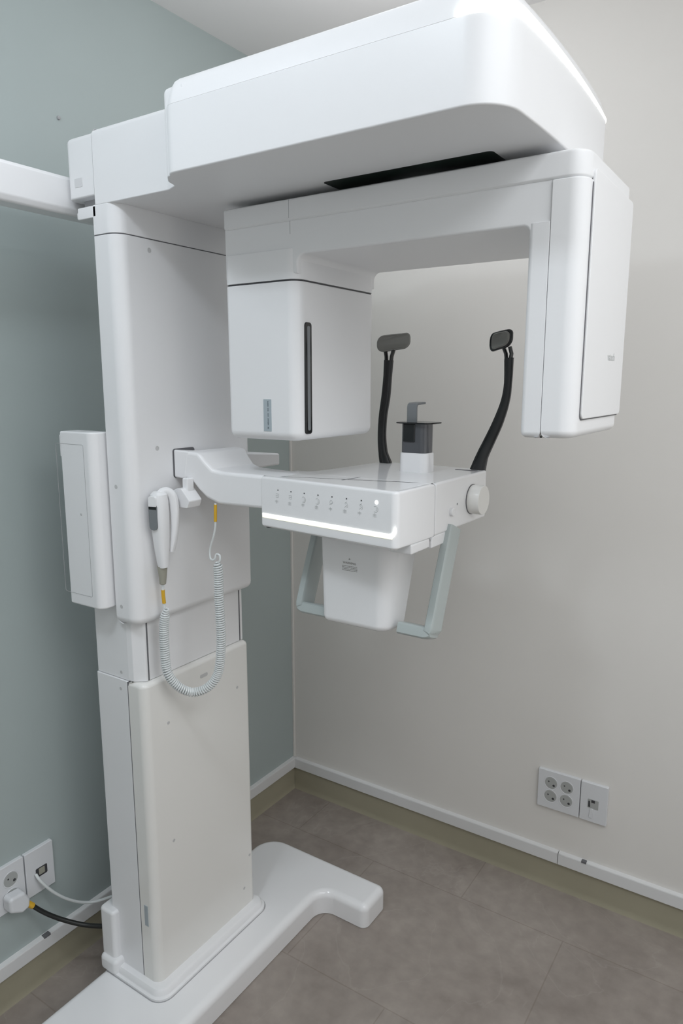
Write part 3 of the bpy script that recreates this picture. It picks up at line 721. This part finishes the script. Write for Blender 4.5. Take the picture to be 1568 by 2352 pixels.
tp = [(0.4560, -0.8512, 1.1187), (0.4615, -0.85, 1.1230), (0.4620, -0.85, 1.1330), (0.4520, -0.85, 1.1400), (0.4440, -0.85, 1.1390), (0.4390, -0.852, 1.134), (0.4375, -0.853, 1.127), (0.4330, -0.850, 1.130), (0.4315, -0.85, 1.1405), (0.4347, -0.85, 1.1504), (0.4433, -0.85, 1.1708), (0.4493, -0.85, 1.1907), (0.4513, -0.85, 1.2072), (0.4528, -0.85, 1.2434)]
b = B(); sweep(b, catmull([(0.4535, -0.8505, 1.1150), (0.4600, -0.849, 1.1225), (0.4585, -0.848, 1.1330), (0.4500, -0.849, 1.1345), (0.4475, -0.851, 1.1255), (0.4420, -0.852, 1.1210), (0.4345, -0.851, 1.1235), (0.4315, -0.85, 1.1345), (0.4347, -0.85, 1.1504), (0.4433, -0.85, 1.1708), (0.4493, -0.85, 1.1907), (0.4513, -0.85, 1.2072), (0.4528, -0.85, 1.2475)], 6), 0.0024, 8); P('cord_end', b, 'cord', HS)
b = B(); sweep(b, [(0.4512, -0.85, 1.2075), (0.4528, -0.85, 1.2445)], 0.0035, 12); lab(P('cord_sleeve', b, 'yellow', HS), 'yellow sleeve under the support arm')

# ------------------------------------------------------------------ wall outlets
def plate_y(u0, z0, u1, z1, name, label, group=None):
    t = thing(name, label, 'outlet', ((u0 + u1) / 2, 0, z0), group)
    bm = B(); prism(bm, rrect(u0, z0, u1, z1, 0.003, 4), 'y', -0.010, 0.0, 0.002, 0, 3); obj('face_plate', bm, 'plate', t); return t
def plate_x(v0, z0, v1, z1, name, label):
    t = thing(name, label, 'outlet', (0, (v0 + v1) / 2, z0))
    bm = B(); prism(bm, rrect(v0, z0, v1, z1, 0.003, 4), 'x', 0.0, 0.010, 0, 0.002, 3); obj('face_plate', bm, 'plate', t); return t
def socket(t, ax, u, z, r=0.0185):
    def pr(bm, pts, a, b_, ra=0.0):
        if ax == 'y': prism(bm, pts, 'y', -b_, -a, ra, 0, 2)
        else: prism(bm, pts, 'x', a, b_, 0, ra, 2)
    bm = B()
    # raised ring with a hollow
    n = 36; prof = [(r + 0.0015, 0.0098), (r + 0.001, 0.0108), (r, 0.0108), (r - 0.0015, 0.0102), (r - 0.002, 0.0100)]
    rings = []
    for rr2, d in prof:
        ring = []
        for k in range(n):
            a = 2 * math.pi * k / n; uu = u + rr2 * math.cos(a); zz = z + rr2 * math.sin(a)
            ring.append((uu, -d, zz) if ax == 'y' else (d, uu, zz))
        rings.append(ring)
    loft(bm, rings); s = obj('socket_ring', bm, 'plate', t)
    bm = B(); pr(bm, circ(u, z, r - 0.0018, 32), 0.0095, 0.0104); obj('socket_well', bm, 'socket', s)
    for du, dz, rr2 in ((-0.0065, 0.004, 0.0022), (0.0085, -0.006, 0.0036)):
        bm = B(); pr(bm, circ(u + du, z + dz, rr2, 14), 0.0100, 0.0108); obj('pin_hole', bm, 'dark', s)
    return s
t = plate_y(0.922, 0.257, 1.0445, 0.377, 'power_outlet', 'white plate with four round power sockets on the beige wall')
for u in (0.9605, 1.0065):
    for z in (0.3395, 0.2975): socket(t, 'y', u, z, 0.0195)
t = plate_y(1.0465, 0.2565, 1.122, 0.376, 'data_outlet', 'narrow white data outlet plate beside the four sockets on the beige wall')
b = B(); prism(b, rrect(1.068, 0.300, 1.098, 0.3275, 0.001, 2), 'y', -0.0108, -0.0095); jk = obj('jack_opening', b, 'socket', t)
b = B(); prism(b, rrect(1.078, 0.318, 1.088, 0.3265, 0.001, 2), 'y', -0.0114, -0.0105); obj('jack_slot', b, 'dark', jk)
b = B(); prism(b, rpoly([(1.070, 0.303), (1.076, 0.303), (1.074, 0.322), (1.070, 0.322)], 0.001, 2), 'y', -0.0114, -0.0105); obj('jack_side', b, 'dark', jk)
b = B(); prism(b, rpoly([(1.073, 0.270), (1.083, 0.270), (1.084, 0.300), (1.076, 0.300)], 0.003, 3), 'y', -0.0125, -0.0095, 0.001, 0, 2); obj('cable_flap', b, 'plate', t)

t = plate_x(-1.211, 0.253, -1.0885, 0.373, 'power_outlet', 'white power socket plate at the left edge with a plug and black cable')
socket(t, 'x', -1.124, 0.333, 0.0195); socket(t, 'x', -1.174, 0.333, 0.0195); socket(t, 'x', -1.174, 0.288, 0.0195); socket(t, 'x', -1.124, 0.288, 0.0195)
t = plate_x(-1.0855, 0.252, -1.009, 0.372, 'data_outlet', 'narrow white data outlet with a thin white cable on the sage wall')
b = B(); prism(b, rrect(-1.060, 0.2945, -1.029, 0.3185, 0.003, 3), 'x', 0.0095, 0.0106); jk = obj('jack_opening', b, 'dark', t)
b = B(); prism(b, rrect(-1.052, 0.299, -1.036, 0.316, 0.002, 3), 'x', 0.0100, 0.0112); obj('jack_inner', b, 'relief', jk)
# plug with its black cable
t = thing('power_cable', 'black power cable with yellow band running from its white plug to the machine', 'cable', (0.03, -1.12, 0.03))
b = B()
prism(b, rpoly([(-1.148, 0.268), (-1.118, 0.250), (-1.098, 0.255), (-1.096, 0.275), (-1.108, 0.302), (-1.148, 0.305)], 0.010, 6), 'x', 0.0110, 0.040, 0.002, 0.007, 4); obj('plug', b, 'plate', t)
def at_x(px, py, x):
    v = ROT @ cv(px, py); C0 = Vector((1.503, -1.949, 1.5)); k = (x - C0.x) / v.x; return C0 + v * k
bk = [at_x(50, 2068, 0.028), at_x(74, 2080, 0.034), at_x(100, 2095, 0.042), at_x(128, 2107, 0.055), at_x(160, 2117, 0.075), at_x(195, 2124.5, 0.100), at_x(225, 2127, 0.13), at_x(252, 2127, 0.158)]
b = B(); sweep(b, catmull(bk[1:], 8), 0.0056, 12); obj('cable', b, 'blackcable', t)
b = B(); sweep(b, [bk[0], bk[0].lerp(bk[1], 0.5), bk[1].lerp(bk[2], 0.05)], 0.0072, 14); obj('cable_band', b, 'yellow', t)
wk = [at_x(82, 2008, 0.012), at_x(90, 2020, 0.022), at_x(105, 2035, 0.028), at_x(128, 2052, 0.032), at_x(158, 2066, 0.036), at_x(190, 2072.5, 0.042), at_x(222, 2070, 0.06), at_x(262, 2057, 0.10)]
b = B(); sweep(b, catmull(wk, 8), 0.0036, 10)
o = obj('network_cable', b, 'cord'); o['label'] = 'thin white cable hanging from the data outlet towards the machine foot'; o['category'] = 'cable'
